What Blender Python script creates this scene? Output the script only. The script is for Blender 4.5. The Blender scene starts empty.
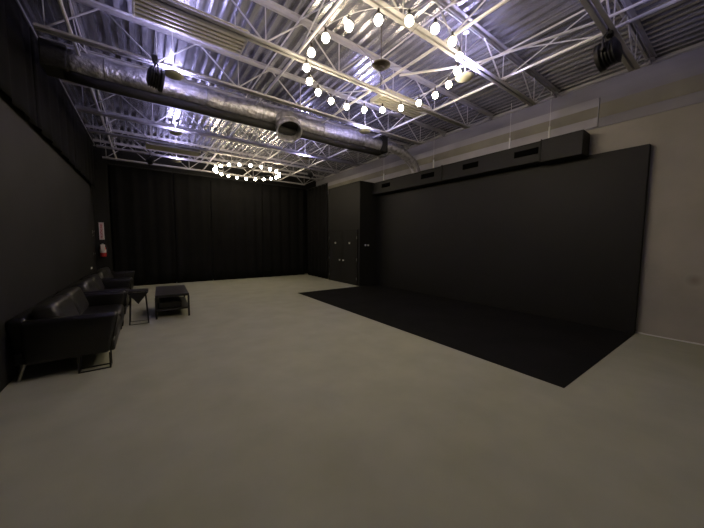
import bpy, bmesh, math, random
from mathutils import Vector, Matrix
random.seed(4)
C = bpy.context.scene.collection
S = bpy.context.scene
PI = math.pi

# ---------------------------------------------------------------- camera
F, YAW, PITCH, ROLL, CH = 285.4, 0.62485, -0.07743, 0.00668, 1.6
cy, sy = math.cos(YAW), math.sin(YAW)
fw = Vector((sy*math.cos(PITCH), cy*math.cos(PITCH), math.sin(PITCH)))
r0 = Vector((cy, -sy, 0)); u0 = r0.cross(fw)
r1 = r0*math.cos(ROLL) + u0*math.sin(ROLL)
u1 = -r0*math.sin(ROLL) + u0*math.cos(ROLL)
cd = bpy.data.cameras.new('camera'); cam = bpy.data.objects.new('camera', cd); C.objects.link(cam)
cd.sensor_width = 36; cd.lens = F/704*36; cd.clip_start = 0.05; cd.clip_end = 100
m = Matrix((r1, u1, -fw)).transposed().to_4x4(); m.translation = Vector((0, 0, CH))
cam.matrix_world = m
S.camera = cam

# ---------------------------------------------------------------- world and exposure
w = bpy.data.worlds.new('world'); S.world = w; w.use_nodes = True
w.node_tree.nodes['Background'].inputs[0].default_value = (0.5, 0.55, 0.7, 1)
w.node_tree.nodes['Background'].inputs[1].default_value = 0.0
S.view_settings.view_transform = 'Standard'
S.view_settings.look = 'None'
S.view_settings.exposure = 0.72
S.view_settings.gamma = 1.0
S.view_settings.use_curve_mapping = False
UP_STRENGTH = 125.0         # lens of the upward-facing ceiling lamps
UP_COLOR = (0.56, 0.52, 1.0)
BULB_STRENGTH = 50.0       # filament bulbs
BULB_COLOR = (1.0, 0.83, 0.58)

# ---------------------------------------------------------------- materials
def mat(name, col, rough=0.6, metal=0.0, var=0.0, scale=5.0, bump=0.0, bscale=40.0, emit=None, estr=0.0, stretch=None, spec=0.5, detail=4):
    M = bpy.data.materials.new(name); M.use_nodes = True
    nt = M.node_tree; b = nt.nodes['Principled BSDF']
    b.inputs['Base Color'].default_value = (*col, 1)
    b.inputs['Roughness'].default_value = rough
    b.inputs['Metallic'].default_value = metal
    b.inputs['Specular IOR Level'].default_value = spec
    if emit:
        b.inputs['Emission Color'].default_value = (*emit, 1); b.inputs['Emission Strength'].default_value = estr
    if var or bump:
        tc = nt.nodes.new('ShaderNodeTexCoord'); mp = nt.nodes.new('ShaderNodeMapping')
        nt.links.new(tc.outputs['Object'], mp.inputs[0])
        if stretch: mp.inputs['Scale'].default_value = stretch
    if var:
        n = nt.nodes.new('ShaderNodeTexNoise'); n.inputs['Scale'].default_value = scale; n.inputs['Detail'].default_value = detail
        nt.links.new(mp.outputs[0], n.inputs['Vector'])
        r = nt.nodes.new('ShaderNodeValToRGB')
        r.color_ramp.elements[0].position = 0.3; r.color_ramp.elements[1].position = 0.7
        r.color_ramp.elements[0].color = (*[c*(1-var) for c in col], 1)
        r.color_ramp.elements[1].color = (*[min(1, c*(1+var)) for c in col], 1)
        nt.links.new(n.outputs['Fac'], r.inputs[0]); nt.links.new(r.outputs[0], b.inputs['Base Color'])
    if bump:
        n2 = nt.nodes.new('ShaderNodeTexNoise'); n2.inputs['Scale'].default_value = bscale; n2.inputs['Detail'].default_value = 3
        nt.links.new(mp.outputs[0], n2.inputs['Vector'])
        bp = nt.nodes.new('ShaderNodeBump'); bp.inputs['Strength'].default_value = bump; bp.inputs['Distance'].default_value = 0.02
        nt.links.new(n2.outputs['Fac'], bp.inputs['Height']); nt.links.new(bp.outputs[0], b.inputs['Normal'])
    return M

M = dict(
    floor=mat('floor_concrete', (0.43, 0.437, 0.32), 0.75, var=0.07, scale=2.2, bump=0.05, bscale=60, spec=0.25, detail=8),
    deck=mat('galvanised_deck', (0.60, 0.60, 0.64), 0.26, metal=0.82, var=0.15, scale=2.5, stretch=(3, 0.6, 1)),
    steel=mat('painted_joist_steel', (0.46, 0.45, 0.46), 0.45, metal=0.1, var=0.12, scale=6),
    pipe=mat('galvanised_pipe', (0.78, 0.77, 0.76), 0.4, metal=0.3),
    blackpaint=mat('flat_black_paint', (0.013, 0.013, 0.012), 0.65, var=0.12, scale=0.8, spec=0.3),
    blackwall=mat('black_painted_board', (0.018, 0.018, 0.0165), 0.6, var=0.10, scale=0.7, spec=0.3),
    charcoal=mat('charcoal_panel', (0.025, 0.025, 0.024), 0.7, var=0.15, scale=1.0, spec=0.25),
    drape=mat('black_drape', (0.008, 0.008, 0.008), 0.9, var=0.2, scale=3, spec=0.1),
    mat=mat('black_floor_covering', (0.0125, 0.0125, 0.0115), 0.85, var=0.2, scale=1.5, bump=0.1, bscale=90, spec=0.10),
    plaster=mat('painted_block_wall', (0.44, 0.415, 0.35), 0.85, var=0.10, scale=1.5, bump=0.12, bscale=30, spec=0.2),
    upper=mat('violet_lit_upper_wall', (0.36, 0.35, 0.38), 0.85, var=0.14, scale=1.6, stretch=(1, 0.5, 2.0), bump=0.1, bscale=12, spec=0.2),  # cooler than the wall below: the lamps' violet light put into the colour
    board=mat('white_wall_board', (0.52, 0.51, 0.54), 0.75, var=0.08, scale=2, spec=0.2),
    tan=mat('tan_lamplight_band', (0.34, 0.325, 0.27), 0.85, var=0.12, scale=2, spec=0.2),  # tan stands for warm lamplight where the violet light is blocked
    white=mat('white_plastic', (0.9, 0.9, 0.88), 0.4),
    cream=mat('cream_enamel', (0.62, 0.60, 0.50), 0.4),
    ribbed=mat('enamelled_reflector', (0.62, 0.59, 0.46), 0.35, metal=0.2),
    foil=mat('duct_foil', (0.60, 0.59, 0.64), 0.34, metal=0.6, var=0.4, scale=12, bump=1.0, bscale=22),
    galv=mat('spiral_duct_metal', (0.45, 0.45, 0.46), 0.32, metal=0.8, bump=0.2, bscale=14),
    insul=mat('black_duct_shade', (0.025, 0.024, 0.024), 0.7, bump=0.5, bscale=18),  # black stands in for the shade under the duct and in its open mouth
    leather=mat('black_leather', (0.005, 0.005, 0.005), 0.38, spec=0.6, bump=0.12, bscale=45, var=0.15, scale=9),
    blackmetal=mat('black_metal', (0.009, 0.009, 0.009), 0.45),
    chrome=mat('brushed_metal', (0.55, 0.54, 0.52), 0.3, metal=0.9),
    cushion=mat('lit_black_leather', (0.030, 0.030, 0.028), 0.36, spec=0.7, bump=0.15, bscale=30),  # same leather made lighter, its bright reflections put into the colour
    wood=mat('black_stained_wood', (0.010, 0.010, 0.009), 0.5, var=0.3, scale=8, stretch=(1, 12, 1)),
    bronze=mat('dark_bronze', (0.06, 0.05, 0.04), 0.4, metal=0.7),
    glass=mat('dark_lens', (0.01, 0.01, 0.012), 0.1),
    red=mat('red_enamel', (0.45, 0.02, 0.02), 0.35),
    redink=mat('red_ink', (0.42, 0.02, 0.03), 0.6),
    signface=mat('sign_face', (0.80, 0.72, 0.72), 0.5),
    void=mat('vent_shade_black', (0.002, 0.002, 0.002), 0.95, spec=0.05),  # near-black colour stands in for the shade inside the vent openings
    grey=mat('grey_plastic', (0.30, 0.30, 0.30), 0.5),
    bulb=mat('lit_bulb', (1, 0.9, 0.7), 0.3, emit=BULB_COLOR, estr=BULB_STRENGTH),
    lens=mat('lit_lens', (1, 1, 1), 0.3, emit=UP_COLOR, estr=UP_STRENGTH),
)

# ---------------------------------------------------------------- mesh helpers
class B:
    def __init__(s): s.bm = bmesh.new()
    def box(s, a, b, bev=0, seg=2, rot=None, piv=None):
        t = bmesh.new(); bmesh.ops.create_cube(t, size=1)
        ce = [(a[i]+b[i])/2 for i in range(3)]; d = [abs(b[i]-a[i]) for i in range(3)]
        for v in t.verts: v.co = Vector((v.co.x*d[0]+ce[0], v.co.y*d[1]+ce[1], v.co.z*d[2]+ce[2]))
        if bev: bmesh.ops.bevel(t, geom=t.edges[:], offset=bev, segments=seg, affect='EDGES', profile=0.5)
        if rot is not None:
            bmesh.ops.rotate(t, verts=t.verts[:], cent=piv or ce, matrix=rot)
        s._m(t); return s
    def _m(s, t):
        me = bpy.data.meshes.new('t'); t.to_mesh(me); t.free(); s.bm.from_mesh(me); bpy.data.meshes.remove(me)
    def cyl(s, p, q, r, r2=None, n=12, caps=True):
        p, q = Vector(p), Vector(q); d = q-p
        t = bmesh.new()
        bmesh.ops.create_cone(t, cap_ends=caps, segments=n, radius1=r, radius2=r if r2 is None else r2, depth=d.length)
        R = Vector((0, 0, 1)).rotation_difference(d.normalized()).to_matrix()
        for v in t.verts: v.co = R @ v.co + (p+q)/2
        s._m(t); return s
    def tube(s, pts, r, n=10, closed=False):
        pts = [Vector(p) for p in pts]; k = len(pts); rings = []
        prev = None
        for i, p in enumerate(pts):
            a = pts[(i-1) % k] if closed or i > 0 else pts[i]
            b = pts[(i+1) % k] if closed or i < k-1 else pts[i]
            t = (b-a).normalized()
            if prev is None:
                up = Vector((0, 0, 1)) if abs(t.z) < 0.9 else Vector((1, 0, 0))
                x = t.cross(up).normalized()
            else:
                x = (prev - t*prev.dot(t)).normalized()
            prev = x; y = t.cross(x)
            rr = r[i] if isinstance(r, (list, tuple)) else r
            rings.append([s.bm.verts.new(p + (x*math.cos(2*PI*j/n)+y*math.sin(2*PI*j/n))*rr) for j in range(n)])
        for i in range(k if closed else k-1):
            A, Bq = rings[i], rings[(i+1) % k]
            for j in range(n): s.bm.faces.new((A[j], A[(j+1) % n], Bq[(j+1) % n], Bq[j]))
        if not closed:
            s.bm.faces.new(rings[0][::-1]); s.bm.faces.new(rings[-1])
        return s
    def lathe(s, prof, c=(0, 0, 0), n=24, axis=None):
        R = Matrix.Identity(3) if axis is None else Vector((0, 0, 1)).rotation_difference(Vector(axis).normalized()).to_matrix()
        rings = []
        for r, z in prof:
            rings.append([s.bm.verts.new(Vector(c)+R @ Vector((max(r, 1e-4)*math.cos(2*PI*j/n), max(r, 1e-4)*math.sin(2*PI*j/n), z))) for j in range(n)])
        for a, b in zip(rings, rings[1:]):
            for j in range(n): s.bm.faces.new((a[j], a[(j+1) % n], b[(j+1) % n], b[j]))
        return s
    def pillow(s, c, d, e=0.35, nu=20, nv=14, rot=None):
        # rounded cushion: superellipsoid of half sizes d
        def f(a, p): return math.copysign(abs(a)**p, a)
        rows = []
        for i in range(nv+1):
            v = -PI/2 + PI*i/nv
            row = []
            for j in range(nu):
                u = 2*PI*j/nu
                p = Vector((d[0]*f(math.cos(v), e)*f(math.cos(u), e), d[1]*f(math.cos(v), e)*f(math.sin(u), e), d[2]*f(math.sin(v), 0.6)))
                if rot is not None: p = rot @ p
                row.append(s.bm.verts.new(p+Vector(c)))
            rows.append(row)
        for a, b in zip(rows, rows[1:]):
            for j in range(nu): s.bm.faces.new((a[j], a[(j+1) % nu], b[(j+1) % nu], b[j]))
        bmesh.ops.remove_doubles(s.bm, verts=s.bm.verts[:], dist=1e-4)
        return s
    def poly(s, pts, depth):
        vs = [s.bm.verts.new(Vector(p)) for p in pts]; f = s.bm.faces.new(vs)
        g = bmesh.ops.extrude_face_region(s.bm, geom=[f])
        bmesh.ops.translate(s.bm, verts=[e for e in g['geom'] if isinstance(e, bmesh.types.BMVert)], vec=Vector(depth))
        return s
    def build(s, name, m, parent=None, smooth=False, loc=None):
        bmesh.ops.recalc_face_normals(s.bm, faces=s.bm.faces[:])
        me = bpy.data.meshes.new(name); s.bm.to_mesh(me); s.bm.free()
        me.materials.append(m if not isinstance(m, str) else M[m])
        if smooth:
            for p in me.polygons: p.use_smooth = True
            if smooth == 'auto':
                me.set_sharp_from_angle(angle=math.radians(35))
        o = bpy.data.objects.new(name, me); C.objects.link(o)
        if parent: o.parent = parent
        if loc: o.location = loc
        return o

def tag(o, label=None, cat=None, group=None, kind=None):
    if label: o['label'] = label
    if cat: o['category'] = cat
    if group: o['group'] = group
    if kind: o['kind'] = kind
    return o
def empty(name, loc=(0, 0, 0), rz=0):
    o = bpy.data.objects.new(name, None); C.objects.link(o); o.location = loc; o.rotation_euler = (0, 0, rz); o.empty_display_size = 0.1
    return o
def struct(o, label=None): 
    o['kind'] = 'structure'
    if label: o['label'] = label
    o['category'] = o.name.split('_')[0]
    return o
def copy_tree(o, loc, label, rz=None, group=None):
    r = o.copy(); C.objects.link(r); r.location = loc; r['label'] = label
    if rz is not None: r.rotation_euler = (0, 0, rz)
    if group: r['group'] = group
    for ch in o.children:
        c = ch.copy(); C.objects.link(c); c.parent = r
        for g in ch.children:
            d = g.copy(); C.objects.link(d); d.parent = c
    return r

# ---------------------------------------------------------------- the room shell
X0, X1, YB, YF, ZD = -1.34, 7.10, 13.0, -3.0, 4.72
struct(B().box((X0-.2, YF-.2, -.15), (X1+.2, YB+.2, 0)).build('floor', 'floor'), 'worn grey-beige painted concrete floor of the studio')

# corrugated roof deck, flutes running along Y
b = B(); pitch = 0.1524; dz = 0.075
prof = []; x = X0-.1
while x < X1+.1:
    prof += [(x, ZD), (x+.058, ZD), (x+.066, ZD+dz), (x+.144, ZD+dz)]; x += pitch
lo = [b.bm.verts.new((px, YF-.1, pz)) for px, pz in prof]; hi = [b.bm.verts.new((px, YB+.1, pz)) for px, pz in prof]
for i in range(len(prof)-1): b.bm.faces.new((lo[i], lo[i+1], hi[i+1], hi[i]))
struct(b.build('ceiling', 'deck'), 'shiny corrugated metal roof deck')
struct(B().box((X0-.2, YF-.2, ZD+.10), (X1+.2, YB+.2, ZD+.2)).build('ceiling_slab', 'blackpaint'), 'dark roof build-up above the metal deck')

struct(B().box((X0-.15, YF, 0), (X0, YB, ZD+.05)).build('wall_left', 'blackpaint'), 'black left wall')
struct(B().box((X0, YB, 0), (X1, YB+.15, ZD+.05)).build('wall_back', 'blackpaint'), 'black back wall behind the drapes')
struct(B().box((X0, YF-.15, 0), (X1, YF, ZD+.05)).build('wall_front', 'blackpaint'), 'black wall behind the camera')
ZS = 3.80
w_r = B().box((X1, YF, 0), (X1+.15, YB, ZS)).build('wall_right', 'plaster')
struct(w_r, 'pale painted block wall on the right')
struct(B().box((X1+.004, YF, ZS+.006), (X1+.15, YB, ZD+.05)).build('wall_right_upper', 'upper'), 'upper band of the right wall with violet lamp light painted in')
struct(B().box((X1-.022, 1.84, 3.83), (X1+.004, 12.9, 4.36)).build('trim_1', 'board'), 'pale wall board above the duct housing')
struct(B().box((X1-.026, 1.85, 4.0), (X1-.022, 12.9, 4.20)).build('trim_2', 'tan'), 'tan stripe painted as warm lamplight along the wall board')
struct(B().box((X1-.002, YF, 3.98), (X1+.004, 1.84, 4.24)).build('trim_3', 'tan'), 'tan stripe painted as warm lamplight on the bare upper wall at right')
b = B()
y = YF
while y < 1.05:
    l = random.uniform(.05, .2); b.box((X1-.012, y, 0), (X1, y+l, random.uniform(.016, .032)), .002); y += l
struct(b.build('baseboard_right', 'white'), 'ragged white paint line along the foot of the right wall')
struct(B().box((X0, YF, 0), (X0+.04, 11.6, 3.36)).build('trim_4', 'charcoal'), 'charcoal lower panelling of the left wall')
struct(B().box((X1-.07, YF, 4.645), (X1, YB, 4.655)).box((X1-.012, YF, 4.655), (X1, YB, 4.715)).build('trim_5', 'pipe'), 'steel ledger angle under the deck on the right wall')
struct(B().box((-1.26, YF, 4.64), (-1.2, 12.6, 4.655)).box((-1.26, YF, 4.655), (-1.25, 12.6, 4.715)).build('trim_6', 'steel'), 'steel ledger angle along the left edge of the deck')
struct(B().box((X0, 12.5, 0), (-0.93, 12.6, 4.2)).build('trim_7', 'blackpaint'), 'black painted strip of wall in the far left corner')

nt = M['plaster'].node_tree
geo = nt.nodes.new('ShaderNodeNewGeometry'); vd = nt.nodes.new('ShaderNodeVectorMath'); vd.operation = 'DISTANCE'; vd.inputs[1].default_value = (7.1, .47, 1.02)
nt.links.new(geo.outputs['Position'], vd.inputs[0])
rp = nt.nodes.new('ShaderNodeValToRGB'); rp.color_ramp.elements[0].position = .02; rp.color_ramp.elements[0].color = (.72, .68, .64, 1); rp.color_ramp.elements[1].position = .11; rp.color_ramp.elements[1].color = (1, 1, 1, 1)
nt.links.new(vd.outputs['Value'], rp.inputs[0])
mx = nt.nodes.new('ShaderNodeMix'); mx.data_type = 'RGBA'; mx.blend_type = 'MULTIPLY'; mx.inputs[0].default_value = 1
pb = nt.nodes['Principled BSDF']; src = pb.inputs['Base Color'].links[0].from_socket
nt.links.new(src, mx.inputs[6]); nt.links.new(rp.outputs[0], mx.inputs[7]); nt.links.new(mx.outputs[2], pb.inputs['Base Color'])

# ---------------------------------------------------------------- black stage wall and floor covering
t = empty('stage_wall', (7.03, 4.6, 0)); tag(t, 'large flat black painted wall panel standing against the pale right wall', 'wall panel')
B().box((-.05, -3.51, 0), (.065, 3.55, 3.29), .006).build('panel_face', 'blackwall', t)
o = B().poly([(3.69, 1.09, 0.001), (6.98, 1.08, 0.001), (6.98, 8.14, 0.001), (3.77, 8.10, 0.001)], (0, 0, .006)).build('floor_covering', 'mat')
tag(o, 'black rectangular floor covering in front of the black wall panel', 'floor mat')

# duct housing above the panel
def grille(t, y, w_, z, xf):
    g = B().box((xf-.012, y-w_/2, z-.065), (xf+.004, y+w_/2, z+.065), .003)
    g = g.build('vent', 'void', t)
    s_ = B()
    for k in range(5): s_.box((xf-.02, y-w_/2+.01, z-.052+k*.024), (xf-.008, y+w_/2-.01, z-.046+k*.024))
    s_.build('slat', 'void', g)
t = empty('duct_housing', (0, 0, 0)); tag(t, 'long black air duct box with four grilles above the black wall panel', 'duct')
B().box((6.70, 2.66, 3.30), (7.07, 5.08, 3.71), .008).build('casing', 'blackwall', t)
B().box((6.705, 5.11, 3.30), (7.07, 8.1, 3.705), .008).build('casing', 'blackwall', t)
B().box((6.69, 5.07, 3.29), (7.07, 5.115, 3.72), .004).build('joint_band', 'blackpaint', t)
for y, wd in ((2.93, .48), (4.23, .42), (5.58, .46), (7.36, .4)): grille(t, y, wd, 3.53, 6.70)
t = empty('duct_end_box', (6.84, 2.31, 3.27)); tag(t, 'black box closing the near end of the long duct', 'duct')
B().box((-.15, -.37, 0), (.23, .33, .45), .01).build('casing', 'blackwall', t)
B().box((-.155, .325, -.005), (.23, .345, .46), .004).build('flange', 'blackpaint', t)
hl = ['thin hanger rod dropping to the duct end box', 'short hanger rod above the second duct grille', 'hanger rod dropping to the middle of the long duct', 'hanger rod nearest the closet above the duct']
for (y, zt, z0), l in zip(((2.52, 4.70, 3.722), (3.30, 4.70, 3.712), (5.40, 4.70, 3.707), (7.5, 4.70, 3.707)), hl):
    t = empty('hanger_rod', (6.73, y, z0)); tag(t, l, 'rod', 'hanger rods over the duct')
    B().cyl((0, 0, 0), (0, 0, zt-z0), .005, n=6).build('rod', 'pipe', t)
    B().box((-.016, -.012, 0), (.016, .012, .24), .003).build('strap', 'white', t)

# ---------------------------------------------------------------- closet
t = empty('closet', (6.66, 9.25, 0)); tag(t, 'tall black closet with double doors beyond the black wall panel', 'closet')
B().box((-.44, -1.08, 0), (.42, 1.08, 3.76), .006).build('body', 'blackwall', t)
B().box((-.475, -.99, 0), (-.44, -.955, 2.04), .003).box((-.475, .955, 0), (-.44, .99, 2.04), .003).box((-.475, -.99, 2.0), (-.44, .99, 2.04), .003).build('door_frame', 'blackpaint', t)
for s_ in (-1, 1):
    d = B().box((-.465, min(s_*.006, s_*.95), .015), (-.44, max(s_*.006, s_*.95), 1.995), .004)
    y0, y1 = sorted((s_*.08, s_*.87))
    for za, zb in ((.12, .82), (.98, 1.88)):
        d.box((-.470, y0, za), (-.464, y1, za+.012)).box((-.470, y0, zb-.012), (-.464, y1, zb))
        d.box((-.470, y0, za), (-.464, y0+.012, zb)).box((-.470, y1-.012, za), (-.464, y1, zb))
    d = d.build('door', 'blackwall', t)
    B().lathe([(0, .0), (.012, .0), (.012, .02), (.030, .03), (.034, .045), (.024, .058), (0, .06)], (-.465, s_*.13, .89), axis=(-1, 0, 0)).build('knob', 'white', d, True)
    B().lathe([(0, .0), (.036, .0), (.036, .02), (.028, .034), (0, .036)], (-.465, s_*.52-(.05 if s_ > 0 else -.02), 1.555), axis=(-1, 0, 0)).build('door_bolt', 'white', d, True)
    for z in (.25, .95, 1.75): B().cyl((-.475, s_*.955, z-.05), (-.475, s_*.955, z+.05), .009, n=8).build('hinge', 'grey', d)
for dx, l in ((-.10, 'white round switch on the closet end, left one of the pair'), (.03, 'white round switch on the closet end, right one of the pair')):
    k = empty('wall_switch', (6.585+dx, 8.168, 1.48)); tag(k, l, 'switch', 'switches on the closet end')
    B().lathe([(0, 0), (.038, 0), (.038, .012), (.03, .02), (0, .02)], axis=(0, -1, 0)).build('cover', 'white', k, 'auto')
    B().box((-.01, -.027, -.014), (.01, -.018, .014), .003).build('toggle', 'white', k)

# ---------------------------------------------------------------- drapes
def drape(name, p, q, z0, z1, amp, nf, label, group, mt='drape'):
    p, q = Vector(p), Vector(q); L = (q-p).length; t_ = (q-p)/L; n_ = Vector((-t_.y, t_.x))
    o = empty(name, (p.x, p.y, z0)); tag(o, label, 'curtain', group)
    b = B(); N = max(24, int(nf*10)); R = 10; ph = random.uniform(0, 6)
    def co(i, j, off):
        s_ = i/N; h = j/R
        a = amp*(0.55+0.45*(1-h))*(math.sin(ph+2*PI*nf*s_)+.35*math.sin(2.3*ph+2*PI*nf*1.9*s_+h*.8)) + off
        v = p + t_*(L*s_) + n_*a
        return Vector((v.x-p.x, v.y-p.y, (z1-z0)*h))
    g = [[[b.bm.verts.new(co(i, j, off)) for j in range(R+1)] for i in range(N+1)] for off in (0, .006)]
    for k in (0, 1):
        for i in range(N):
            for j in range(R): b.bm.faces.new((g[k][i][j], g[k][i+1][j], g[k][i+1][j+1], g[k][i][j+1]))
    for i in range(N):
        b.bm.faces.new((g[0][i][0], g[0][i+1][0], g[1][i+1][0], g[1][i][0])); b.bm.faces.new((g[0][i][R], g[0][i+1][R], g[1][i+1][R], g[1][i][R]))
    for j in range(R):
        b.bm.faces.new((g[0][0][j], g[0][0][j+1], g[1][0][j+1], g[1][0][j])); b.bm.faces.new((g[0][N][j], g[0][N][j+1], g[1][N][j+1], g[1][N][j]))
    b.build('cloth', mt, o, True)
    d = t_*L
    B().cyl((0, 0, z1-z0+.015), (d.x, d.y, z1-z0+.015), .02, n=8).build('rail', 'blackmetal', o)
    return o
xs = [-.90, .9, 2.15, 4.2, 6.2]
bl = ['black drape on the back wall behind the coffee table, leftmost panel', 'black back drape left of the far ring chandelier',
      'wide black back drape below the far ring chandelier', 'black back drape at the right corner']
for i in range(4): drape('curtain', (xs[i], 12.5), (xs[i+1]-.02, 12.5), .015, 4.08, .022, (xs[i+1]-xs[i])*2.4, bl[i], 'black drapes across the back')
drape('curtain', (6.27, 12.4), (6.24, 10.42), .015, 4.02, .04, 6, 'short black drape beside the closet, turning the right corner', 'black drapes across the back')
ll = ['black upper drape on the left wall nearest the camera', 'black upper drape above the near sofa', 'black upper drape above the middle sofa', 'black upper drape on the left wall running into the far corner']
ys = [-2.8, 3.2, 6.2, 9.2, 12.4]
for i in range(4): drape('curtain', (-1.225, ys[i]+.01), (-1.225, ys[i+1]-.01), 3.25, 4.62, .02, (ys[i+1]-ys[i])*1.6, ll[i], 'black upper drapes along the left wall')

# ---------------------------------------------------------------- roof joists
ZB, ZT = 4.18, 4.70
def angle_pair(b, xa, xb, z, up, w_=.05, t_=.007, gap=.012):
    for s_ in (-1, 1):
        b.box((xa, s_*gap, z), (xb, s_*(gap+w_), z+t_*up))
        b.box((xa, s_*gap, z), (xb, s_*(gap+t_), z+w_*up))
def make_joist():
    t = empty('roof_joist')
    b = B(); angle_pair(b, -1.2, 7.03, ZT+.017, -1, w_=.055); b.build('top_chord', 'steel', t)
    b = B(); angle_pair(b, -1.0, 6.02, ZB, 1); b.build('bottom_chord', 'steel', t)
    B().box((6.88, -.06, 4.657), (7.04, .06, 4.665)).box((6.9, -.012, 4.60), (7.02, .012, 4.657)).build('bearing_seat', 'steel', t)
    nodes = [.22+1.15*k for k in range(-1, 6)]
    for x in nodes:
        for d in (-.555, .555):
            if x+d < -1.2: continue
            B().cyl((x, 0, ZB+.02), (min(x+d, 6.95), 0, ZT-.02), .011, n=6).build('web_bar', 'steel', t)
        B().cyl((x+.02, 0, ZB+.02), (x+.02, 0, ZT-.02), .008, n=6).build('web_bar', 'steel', t)
    B().cyl((5.99, 0, ZB+.02), (6.93, 0, ZT-.03), .013, n=6).build('web_bar', 'steel', t)
    return t
J0 = make_joist()
JY = [1.17+1.365*k for k in range(-1, 9)]
jl = ['open-web steel roof joist overhead, nearest the camera and above the frame',
      'steel roof joist at the upper right carrying the black stage lamp', 'steel roof joist at the near edge of the near ring chandelier',
      'steel roof joist at the far edge of the near ring chandelier, before the ribbed fixtures', 'steel roof joist in front of the silver duct, carrying the upper left stage lamp',
      'steel roof joist just behind the silver duct', 'second steel roof joist behind the silver duct',
      'steel roof joist in front of the plain beige light fixture', 'steel roof joist over the far ring chandelier', 'farthest steel roof joist, against the tops of the back drapes']
tag(J0, jl[0], 'roof joist', 'steel roof joists'); J0.location = (0, JY[0], 0)
for y, l in zip(JY[1:], jl[1:]): copy_tree(J0, (0, y, 0), l)

# bridging pipes resting along the joists' bottom chords
pl_ = ['long thin steel bridging pipe along the left side of the ceiling', 'steel bridging pipe passing left of the near ring chandelier',
       'steel bridging pipe crossing the middle of the near ring chandelier', 'long steel bridging pipe to the right of the near ring chandelier']
for x, l in zip((-.67, 1.85, 3.31, 4.80), pl_):
    t = empty('bridging_pipe', (x, 0, 0)); tag(t, l, 'pipe', 'bridging pipes between the joists')
    B().cyl((0, -1.0, 4.25), (0, 5.80 if x < 0 else 5.77, 4.25), .020, n=8).cyl((0, 6.23, 4.25), (0, 12.45, 4.25), .020, n=8).build('bottom_rail', 'pipe', t)
    B().cyl((0, -1.0, 4.66), (0, 12.45, 4.66), .012, n=8).build('top_rail', 'pipe', t)
    for k in range(len(JY)-1):
        if x < 0 or (x > 3 and k in (1, 3, 6)) or (x < 2 and k in (2, 5)):
            B().cyl((.01, JY[k]+.05, 4.22), (.01, JY[k+1]-.05, 4.67), .009, n=6).build('cross_brace', 'pipe', t)
            B().cyl((-.01, JY[k]+.05, 4.67), (-.01, JY[k+1]-.05, 4.22), .009, n=6).build('cross_brace', 'pipe', t)
# a slanting conduit
t = empty('conduit', (0, 0, 0)); tag(t, 'pale conduit slanting across the joists right of the near chandelier', 'pipe')
B().tube([(3.45, 3.5, 4.30), (4.0, 2.75, 4.28), (4.15, 2.5, 4.28), (4.6, 1.2, 4.3), (4.7, -.6, 4.3)], .017, 8).build('tube', 'pipe', t, True)
B().cyl((4.0, 2.75, 4.28), (4.0, 2.75, 4.72), .006, n=6).build('hanger', 'pipe', t)

# ---------------------------------------------------------------- upward lamps
def uplight(x, y, z, label, first=[None]):
    if first[0] is None:
        t = empty('ceiling_uplight', (x, y, z)); tag(t, label, 'ceiling lamp', 'round lamps shining up at the deck')
        B().lathe([(0, -.030), (.08, -.028), (.120, -.012), (.132, .006), (.128, .010), (.116, .0), (0, .0)], n=32).build('dish', 'cream', t, 'auto')
        B().lathe([(0, .004), (.108, .004), (.108, .010), (0, .010)], n=32).build('lens', 'lens', t)
        B().cyl((0, 0, .0), (0, 0, ZD-4.06), .007, n=6).build('rod', 'pipe', t)
        B().lathe([(.0, ZD-4.09), (.045, ZD-4.09), (.03, ZD-4.06), (0, ZD-4.06)], n=12).build('canopy', 'pipe', t)
        first[0] = t
    else: copy_tree(first[0], (x, y, z), label)
for a in [(.44, 5.20, 4.07, 'round lamp hung in front of the silver duct at left'),
          (3.98, 2.66, 4.07, 'round cream lamp at the right rim of the near ring chandelier'),
          (4.08, 5.20, 4.07, 'round lamp between the duct opening and the duct elbow'),
          (3.95, 7.90, 4.07, 'round lamp beyond the duct, right of the open duct mouth'),
          (.66, 7.90, 4.07, 'round lamp beyond the silver duct at left, above the beige fixture'),
          (.88, 10.60, 4.07, 'round lamp left of the far ring chandelier'),
          (.44, 2.70, 4.07, 'round lamp overhead left, just above the frame'),
          (3.98, .0, 4.07, 'round lamp overhead right, just above the frame')]: uplight(*a)

# ---------------------------------------------------------------- ring chandeliers
def chandelier(x, y, z, phase, label, hubz):
    t = empty('ring_chandelier', (x, y, z)); tag(t, label, 'chandelier', 'ring chandeliers of bare bulbs')
    R_ = 1.07; n = 20
    B().tube([(R_*math.cos(a), R_*math.sin(a), .12) for a in [2*PI*k/60 for k in range(60)]], .0025, 5, True).build('ring', 'pipe', t, True)
    for k in range(6):
        a = 2*PI*k/6+.3
        B().cyl((.05*math.cos(a), .05*math.sin(a), .12), (R_*math.cos(a), R_*math.sin(a), .12), .002, n=5).build('spoke', 'bronze', t)
    B().cyl((0, 0, -.12), (0, 0, ZD-z), .007, n=6).build('stem', 'bronze', t)
    hz = hubz-z
    B().lathe([(0, hz-.03), (.08, hz-.03), (.13, hz-.012), (.135, hz), (.05, hz+.012), (0, hz+.014)], n=28).build('hub', 'bronze', t, 'auto')
    B().lathe([(0, .10), (.05, .10), (.05, .14), (0, .14)], n=12).build('spoke_hub', 'bronze', t)
    for k in range(n):
        a = phase + 2*PI*k/n; c = (R_*math.sin(a), R_*math.cos(a), 0)
        s_ = B().lathe([(0, .115), (.012, .115), (.016, .07), (.034, .050), (.037, .034), (.035, .034), (.030, .046), (.012, .055), (0, .055)], c, 14).build('socket', 'bronze', t)  # socket flared into an added opaque cup that holds back upward light
        B().lathe([(0, -.052), (.022, -.047), (.040, -.028), (.047, -.004), (.041, .018), (.027, .038), (.013, .052)], c, 10).build('bulb', 'bulb', t, True)
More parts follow.
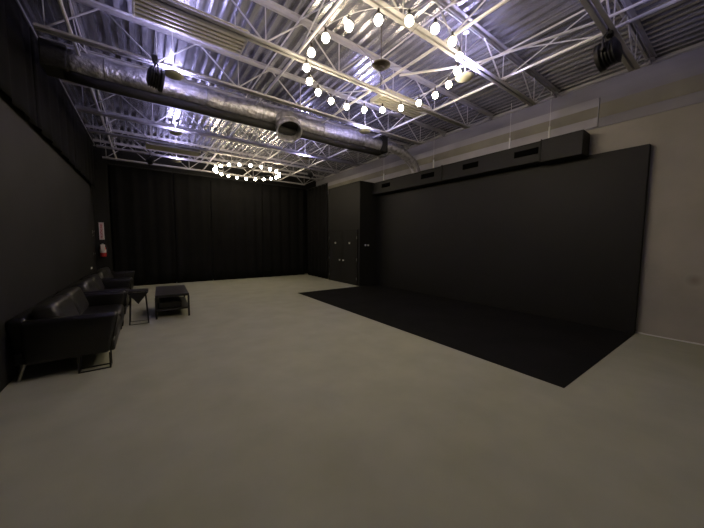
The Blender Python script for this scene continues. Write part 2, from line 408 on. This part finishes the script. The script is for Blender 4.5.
chandelier(2.87, 3.29, 4.0, math.radians(7), 'near ring chandelier of twenty glowing bare bulbs', 4.16)
chandelier(3.02, 10.47, 4.0, math.radians(12), 'far ring chandelier of glowing bulbs before the back drapes', 4.14)

# ---------------------------------------------------------------- unlit fluorescent fixtures
def fixture(x0, y0, z, label, plain=False):
    t = empty('high_bay_fixture', (x0, y0, z)); tag(t, label, 'light fixture', 'rectangular light fixtures under the deck')
    L, W = 1.22, .48
    b = B()
    b.box((0, 0, .075), (L, W, .085))
    n = 6
    if plain: b.box((0, 0, 0), (L, W, .05), .01)
    else:
        for k in range(n):
            y = W*(k+.5)/n
            b.poly([(0, y-.020, .075), (0, y-.026, .01), (0, y-.012, .0), (0, y+.012, 0), (0, y+.026, .01), (0, y+.020, .075)], (L, 0, 0))
    b.build('reflector', 'cream' if plain else 'ribbed', t)
    for xx in (-.02, L): B().box((xx, -.005, -.003), (xx+.02, W+.005, .075), .003).build('end_cap', 'ribbed', t)
    for xx in (.1, L-.1): B().cyl((xx, W/2, .06), (xx, W/2, ZD-z), .004, n=5).build('hanger', 'pipe', t)
fixture(.0, 4.10, 4.32, 'ribbed rectangular fixture at the upper left between joists')
fixture(3.70, 4.05, 4.32, 'ribbed rectangular fixture at the far right rim of the near chandelier')
fixture(.12, 9.25, 4.08, 'plain beige rectangular fixture far back at left', True)

# ---------------------------------------------------------------- foil duct
t = empty('air_duct', (0, 6.0, 4.20)); tag(t, 'fat silver foil-wrapped air duct running across the ceiling', 'duct')
b = B(); pts = []; rad = []
x = -.80
while x < 5.2:
    pts.append((x, .02*math.sin(x*2.1), .012*math.sin(x*3.3))); rad.append(.170+.010*math.sin(x*7.7)+random.uniform(-.006, .006)); x += .06
b.tube(pts, rad, 28).build('foil_sleeve', 'foil', t, True)
b = B().tube([(-.85, -.04, -.20), (-.5, -.06, -.235), (.1, -.08, -.25), (.6, -.07, -.235), (1.0, -.09, -.245), (1.8, -.06, -.235), (2.4, -.08, -.245), (3.2, -.06, -.235), (3.9, -.08, -.255), (5.15, -.05, -.22)], .078, 10).build('black_hose', 'insul', t, True)  # black tube stands in for the dark, shaded underside of the duct
for xx in (-.4, 1.0, 2.0, 3.4, 4.6): B().tube([(xx, .190*math.cos(a), .190*math.sin(a)) for a in [2*PI*k/28 for k in range(28)]], .008, 5, True).build('strap', 'galv', t, True)
B().box((-1.08, -.20, -.20), (-.80, .20, .14), .02).build('plenum_box', 'insul', t)
B().box((5.14, -.20, -.22), (5.34, .20, .19), .02).build('damper_box', 'insul', t)
# elbow with open mouth
e = empty('duct_elbow', (2.50, 5.70, 3.85)); tag(e, 'short silver duct branch with an open dark round mouth', 'duct')
ax = Vector((.05, .55, .80)).normalized(); prof = [(a_*1.13, b_*1.1) for a_, b_ in [(.205, .02), (.215, 0), (.232, 0), (.236, .012), (.232, .03), (.228, .12), (.235, .13), (.228, .14), (.226, .25), (.23, .30), (.218, .30), (.205, .14), (.205, .02)]]
B().lathe(prof, n=32, axis=ax).build('sleeve', 'foil', e, 'auto')
c_ = ax*.22
B().lathe([(0, .0), (.228, .0), (.228, .006), (0, .006)], c_, 24, ax).build('damper_plate', 'insul', e)  # black disc stands in for the shade inside the open mouth
# ribbed flexible hose into the duct housing
e = empty('flexible_duct', (5.3, 6.0, 4.21)); tag(e, 'ribbed silver flexible hose curving down into the long black duct', 'duct')
ctrl = [Vector(p) for p in ((.05, 0, .02), (.45, 0, .02), (.90, .05, -.06), (1.38, .12, -.26), (1.58, .16, -.49))]
def cr(P, u):
    k = min(int(u), len(P)-2); f = u-k; p0 = P[max(k-1, 0)]; p1, p2 = P[k], P[k+1]; p3 = P[min(k+2, len(P)-1)]
    return .5*((2*p1)+(p2-p0)*f+(2*p0-5*p1+4*p2-p3)*f*f+(3*p1-p0-3*p2+p3)*f**3)
pts = [cr(ctrl, 4*i/110) for i in range(111)]
B().tube(pts, [.125+(.012 if i % 4 < 2 else -.006) for i in range(111)], 20).build('hose', 'foil', e, True)
B().cyl((1.58, .16, -.503), (1.58, .16, -.45), .15, n=20).build('collar', 'galv', e)

# ---------------------------------------------------------------- black stage lamps
def par(x, y, z, zt, label, aim, s_=1.0):
    t = empty('stage_lamp', (x, y, z)); tag(t, label, 'stage lamp', 'black stage lamps clamped to the ceiling steel'); t.scale = (s_, s_, s_)
    ax = Vector(aim).normalized(); side = ax.cross(Vector((0, 0, 1))).normalized()
    prof = [(0, .10), (.08, .10), (.11, .085)]
    for k in range(4): prof += [(.140, .075-k*.03), (.122, .070-k*.03), (.122, .055-k*.03)]
    prof += [(.150, -.05), (.152, -.085), (.142, -.085), (.136, -.065)]
    B().lathe(prof, (0, 0, 0), 20, axis=-ax).build('housing', 'blackmetal', t, 'auto')
    B().lathe([(0, -.066), (.138, -.066), (.138, -.072), (0, -.072)], (0, 0, 0), 20, -ax).build('front_lens', 'glass', t)
    b = B()
    pts = [side*.165+Vector((0, 0, -.02)), side*.165+Vector((0, 0, .12)), side*.08+Vector((0, 0, .19)), -side*.08+Vector((0, 0, .19)), -side*.165+Vector((0, 0, .12)), -side*.165+Vector((0, 0, -.02))]
    b.tube(pts, .011, 6).build('yoke', 'blackmetal', t)
    for q in (-1, 1): B().cyl(side*q*.12, side*q*.185, .018, n=8).build('knob', 'blackmetal', t)
    h = (zt-z)/s_
    B().cyl((0, 0, .18), (0, 0, h), .012, n=8).box((-.035, -.03, h-.045), (.035, .03, h+.05), .006).build('clamp', 'blackmetal', t)
par(.21, 5.14, 3.92, 4.18, 'black stage lamp hanging at the upper left by the silver duct', (1, .15, -.1), 1.0)
par(4.72, 1.17, 3.93, 4.18, 'black stage lamp hanging at the upper right near the pale wall', (.10, 1, -.1), 1.08)
par(.2, 10.72, 4.0, 4.18, 'small black stage lamp far back on the left above the sofas', (.5, .6, -.5), .7)
par(4.9, 9.37, 3.98, 4.18, 'small black stage lamp right of the far ring chandelier', (-.6, .6, -.5), .7)

# ---------------------------------------------------------------- sofas
def make_sofa():
    t = empty('leather_sofa')         # origin on the floor, back at -X, front at +X (local), length along Y
    L, D = 2.05, .92
    B().box((-.44, -L/2+.04, .20), (.43, L/2-.04, .34), .025, 3).build('base', 'leather', t, 'auto')
    for s_ in (-1, 1):
        y0, y1 = sorted((s_*(L/2-.17), s_*L/2))
        a = B().box((-.37, y0, .19), (.48, y1, .69), .05, 4)
        for v in a.bm.verts:
            if v.co.x > 0: v.co.x -= (.69-v.co.z)*.20
        a = a.build('armrest', 'leather', t, 'auto')
        B().tube([(.386, y0+.03, .22), (.467, y0+.03, .64), (.473, (y0+y1)/2, .668), (.467, y1-.03, .64), (.386, y1-.03, .22)], .006, 6).build('piping', 'leather', a, True)
    B().box((-.46, -L/2+.12, .2), (-.28, L/2-.12, .72), .06, 4, Matrix.Rotation(-.10, 3, 'Y'), (-.37, 0, .2)).build('backrest', 'leather', t, 'auto')
    w_ = (L-.34)/2
    for s_ in (-1, 1):
        B().pillow((.09, s_*w_/2, .395), (.36, w_/2-.004, .10), .22).build('seat_cushion', 'leather', t, True)
        B().pillow((-.17, s_*w_/2, .64), (.20, w_/2-.008, .13), .28, rot=Matrix.Rotation(math.radians(72), 3, 'Y')).build('back_cushion', 'cushion', t, True)
        l = B().cyl((-.38, s_*(L/2-.16), .21), (-.43, s_*(L/2-.12), 0), .028, .015, n=10).build('leg', 'chrome', t); l['label'] = 'pale tapered metal rear leg'
        y = s_*(L/2); yi = s_*(L/2-.14)
        b = B()
        for q in (y, yi):
            b.box((.08, q-.008, 0), (.096, q+.008, .20)).box((.37, q-.008, 0), (.386, q+.008, .20)).box((.08, q-.008, 0), (.386, q+.008, .014))
        ya, yb = sorted((y, yi)); b.box((.37, ya, 0), (.386, yb, .014)).box((.08, ya, 0), (.096, yb, .014))
        b.build('sled_foot', 'blackmetal', t)
    return t
s0 = make_sofa(); s0.location = (-.80, 5.63, 0)
tag(s0, 'black leather two-seat sofa nearest the camera against the left wall', 'sofa', 'black leather sofas in a row')
copy_tree(s0, (-.79, 7.77, 0), 'middle black leather sofa, behind the small folding side table')
copy_tree(s0, (-.78, 9.88, 0), 'farthest black leather sofa, nearest the fire extinguisher')

# side table
t = empty('side_table', (-.16, 6.85, 0)); tag(t, 'small black wire-frame side table with a pointed sling beside the sofas', 'side table')
B().box((-.145, -.16, .625), (.165, .16, .645), .006).build('table_top', 'blackmetal', t)
for y in (-.13, .13):
    b = B()
    b.tube([(-.115, y, .625), (-.145, y, .008), (.145, y, .008), (.115, y, .625)], .012, 8).build('leg_frame', 'blackmetal', t)
B().cyl((-.145, -.13, .012), (-.145, .13, .012), .007, n=6).cyl((.145, -.13, .012), (.145, .13, .012), .007, n=6).build('stretcher', 'blackmetal', t)
B().poly([(-.16, -.185, .624), (.165, -.185, .624), (.0, -.185, .40)], (0, .02, 0)).build('sling', 'leather', t)

# coffee table
t = empty('coffee_table', (.43, 7.62, 0), math.radians(-2)); tag(t, 'black rectangular coffee table with a lower shelf on the floor beside the sofas', 'coffee table')
hx, hy, H = .30, .70, .49
B().box((-hx, -hy, H-.05), (hx, hy, H), .008).build('table_top', 'wood', t)
B().box((-hx+.02, -hy+.04, .155), (hx-.02, hy-.04, .19), .006).build('lower_shelf', 'wood', t)
for sx in (-1, 1):
    for sy_ in (-1, 1):
        B().box((sx*(hx-.012)-.018, sy_*(hy-.02)-.018, 0), (sx*(hx-.012)+.018, sy_*(hy-.02)+.018, H-.05), .004).build('leg', 'blackmetal', t)
    B().box((sx*(hx-.012)-.01, -hy+.03, .165), (sx*(hx-.012)+.01, hy-.03, .185)).build('side_rail', 'blackmetal', t)
t = empty('storage_box', (.40, 7.45, .19)); tag(t, 'low black box lying on the shelf of the coffee table', 'box')
B().box((-.22, -.40, 0), (.17, .45, .10), .01).build('body', 'wood', t); B().box((-.225, -.405, .10), (.175, .455, .122), .006).build('lid', 'wood', t)

# ---------------------------------------------------------------- far left corner: sign, extinguisher, hooks
t = empty('wall_sign', (-1.165, 12.488, 1.62)); tag(t, 'narrow white sign with red vertical lettering on the far left corner', 'sign')
B().box((-.062, -.006, 0), (.062, .006, .56), .002).build('board', 'signface', t)
fc = bpy.data.curves.new('lettering', 'FONT'); fc.body = 'FIRE EXTINGUISHER'; fc.size = .085; fc.align_x = 'CENTER'; fc.align_y = 'CENTER'; fc.extrude = .001; fc.offset = .0025
fc.materials.append(M['redink'])
ft = bpy.data.objects.new('lettering_curve', fc); C.objects.link(ft)
me = bpy.data.meshes.new_from_object(ft); bpy.data.objects.remove(ft)
fo = bpy.data.objects.new('lettering', me); C.objects.link(fo); fo.parent = t; fo.location = (0, -.0075, .28)
fo.rotation_euler = (PI/2, -PI/2, 0); fo.scale = (.62, 1, 1)
B().box((-.05, -.008, .018), (.05, -.006, .028)).box((-.05, -.008, .532), (.05, -.006, .542)).build('border', 'redink', t)
t = empty('fire_extinguisher', (-1.15, 12.40, 1.06)); tag(t, 'red fire extinguisher with a pale tag hung below the sign', 'fire extinguisher')
B().lathe([(0, 0), (.07, 0), (.082, .015), (.082, .25), (.07, .30), (.035, .335), (.028, .36), (0, .36)], n=24).build('cylinder', 'red', t, 'auto')
B().box((-.02, -.02, .36), (.02, .02, .41), .004).box((-.02, -.10, .41), (.02, .03, .425), .004).box((-.02, -.09, .375), (.02, .0, .388), .004).build('valve', 'chrome', t)
B().tube([(.02, 0, .38), (.09, -.01, .37), (.11, -.02, .25), (.10, -.03, .08)], .010, 8).build('hose', 'insul', t, True)
B().lathe([(.083, .13), (.0835, .13), (.0835, .24), (.083, .24)], n=24).build('label_band', 'signface', t)
o = B().box((-.05, -.10, .19), (.065, -.095, .40), .002).build('inspection_tag', 'signface', t)
t_l = [((12.0, 1.86), 'small grey hook on the left wall beside the sign, upper one'), ((11.7, 1.72), 'small grey hook on the left wall beside the sign, lower one'), ((11.9, 1.17), 'small grey hook low on the left wall near the extinguisher')]
for (y, z), l in t_l:
    t = empty('wall_hook', (X0+.001, y, z)); tag(t, l, 'hook', 'hooks on the far left wall')
    B().box((0, -.03, -.05), (.008, .03, .05), .002).build('plate', 'grey', t)
    B().tube([(.008, 0, .01), (.04, 0, 0), (.05, 0, .02), (.045, 0, .035)], .006, 6).build('peg', 'grey', t, True)
t = empty('wall_outlet', (X0+.041, 11.0, .80)); tag(t, 'small white wall outlet above the farthest sofa', 'outlet')
B().box((0, -.09, -.03), (.012, .09, .03), .003).build('plate', 'white', t); B().box((.012, -.07, -.015), (.018, -.01, .015), .002).box((.012, .01, -.015), (.018, .07, .015), .002).build('socket_face', 'white', t)
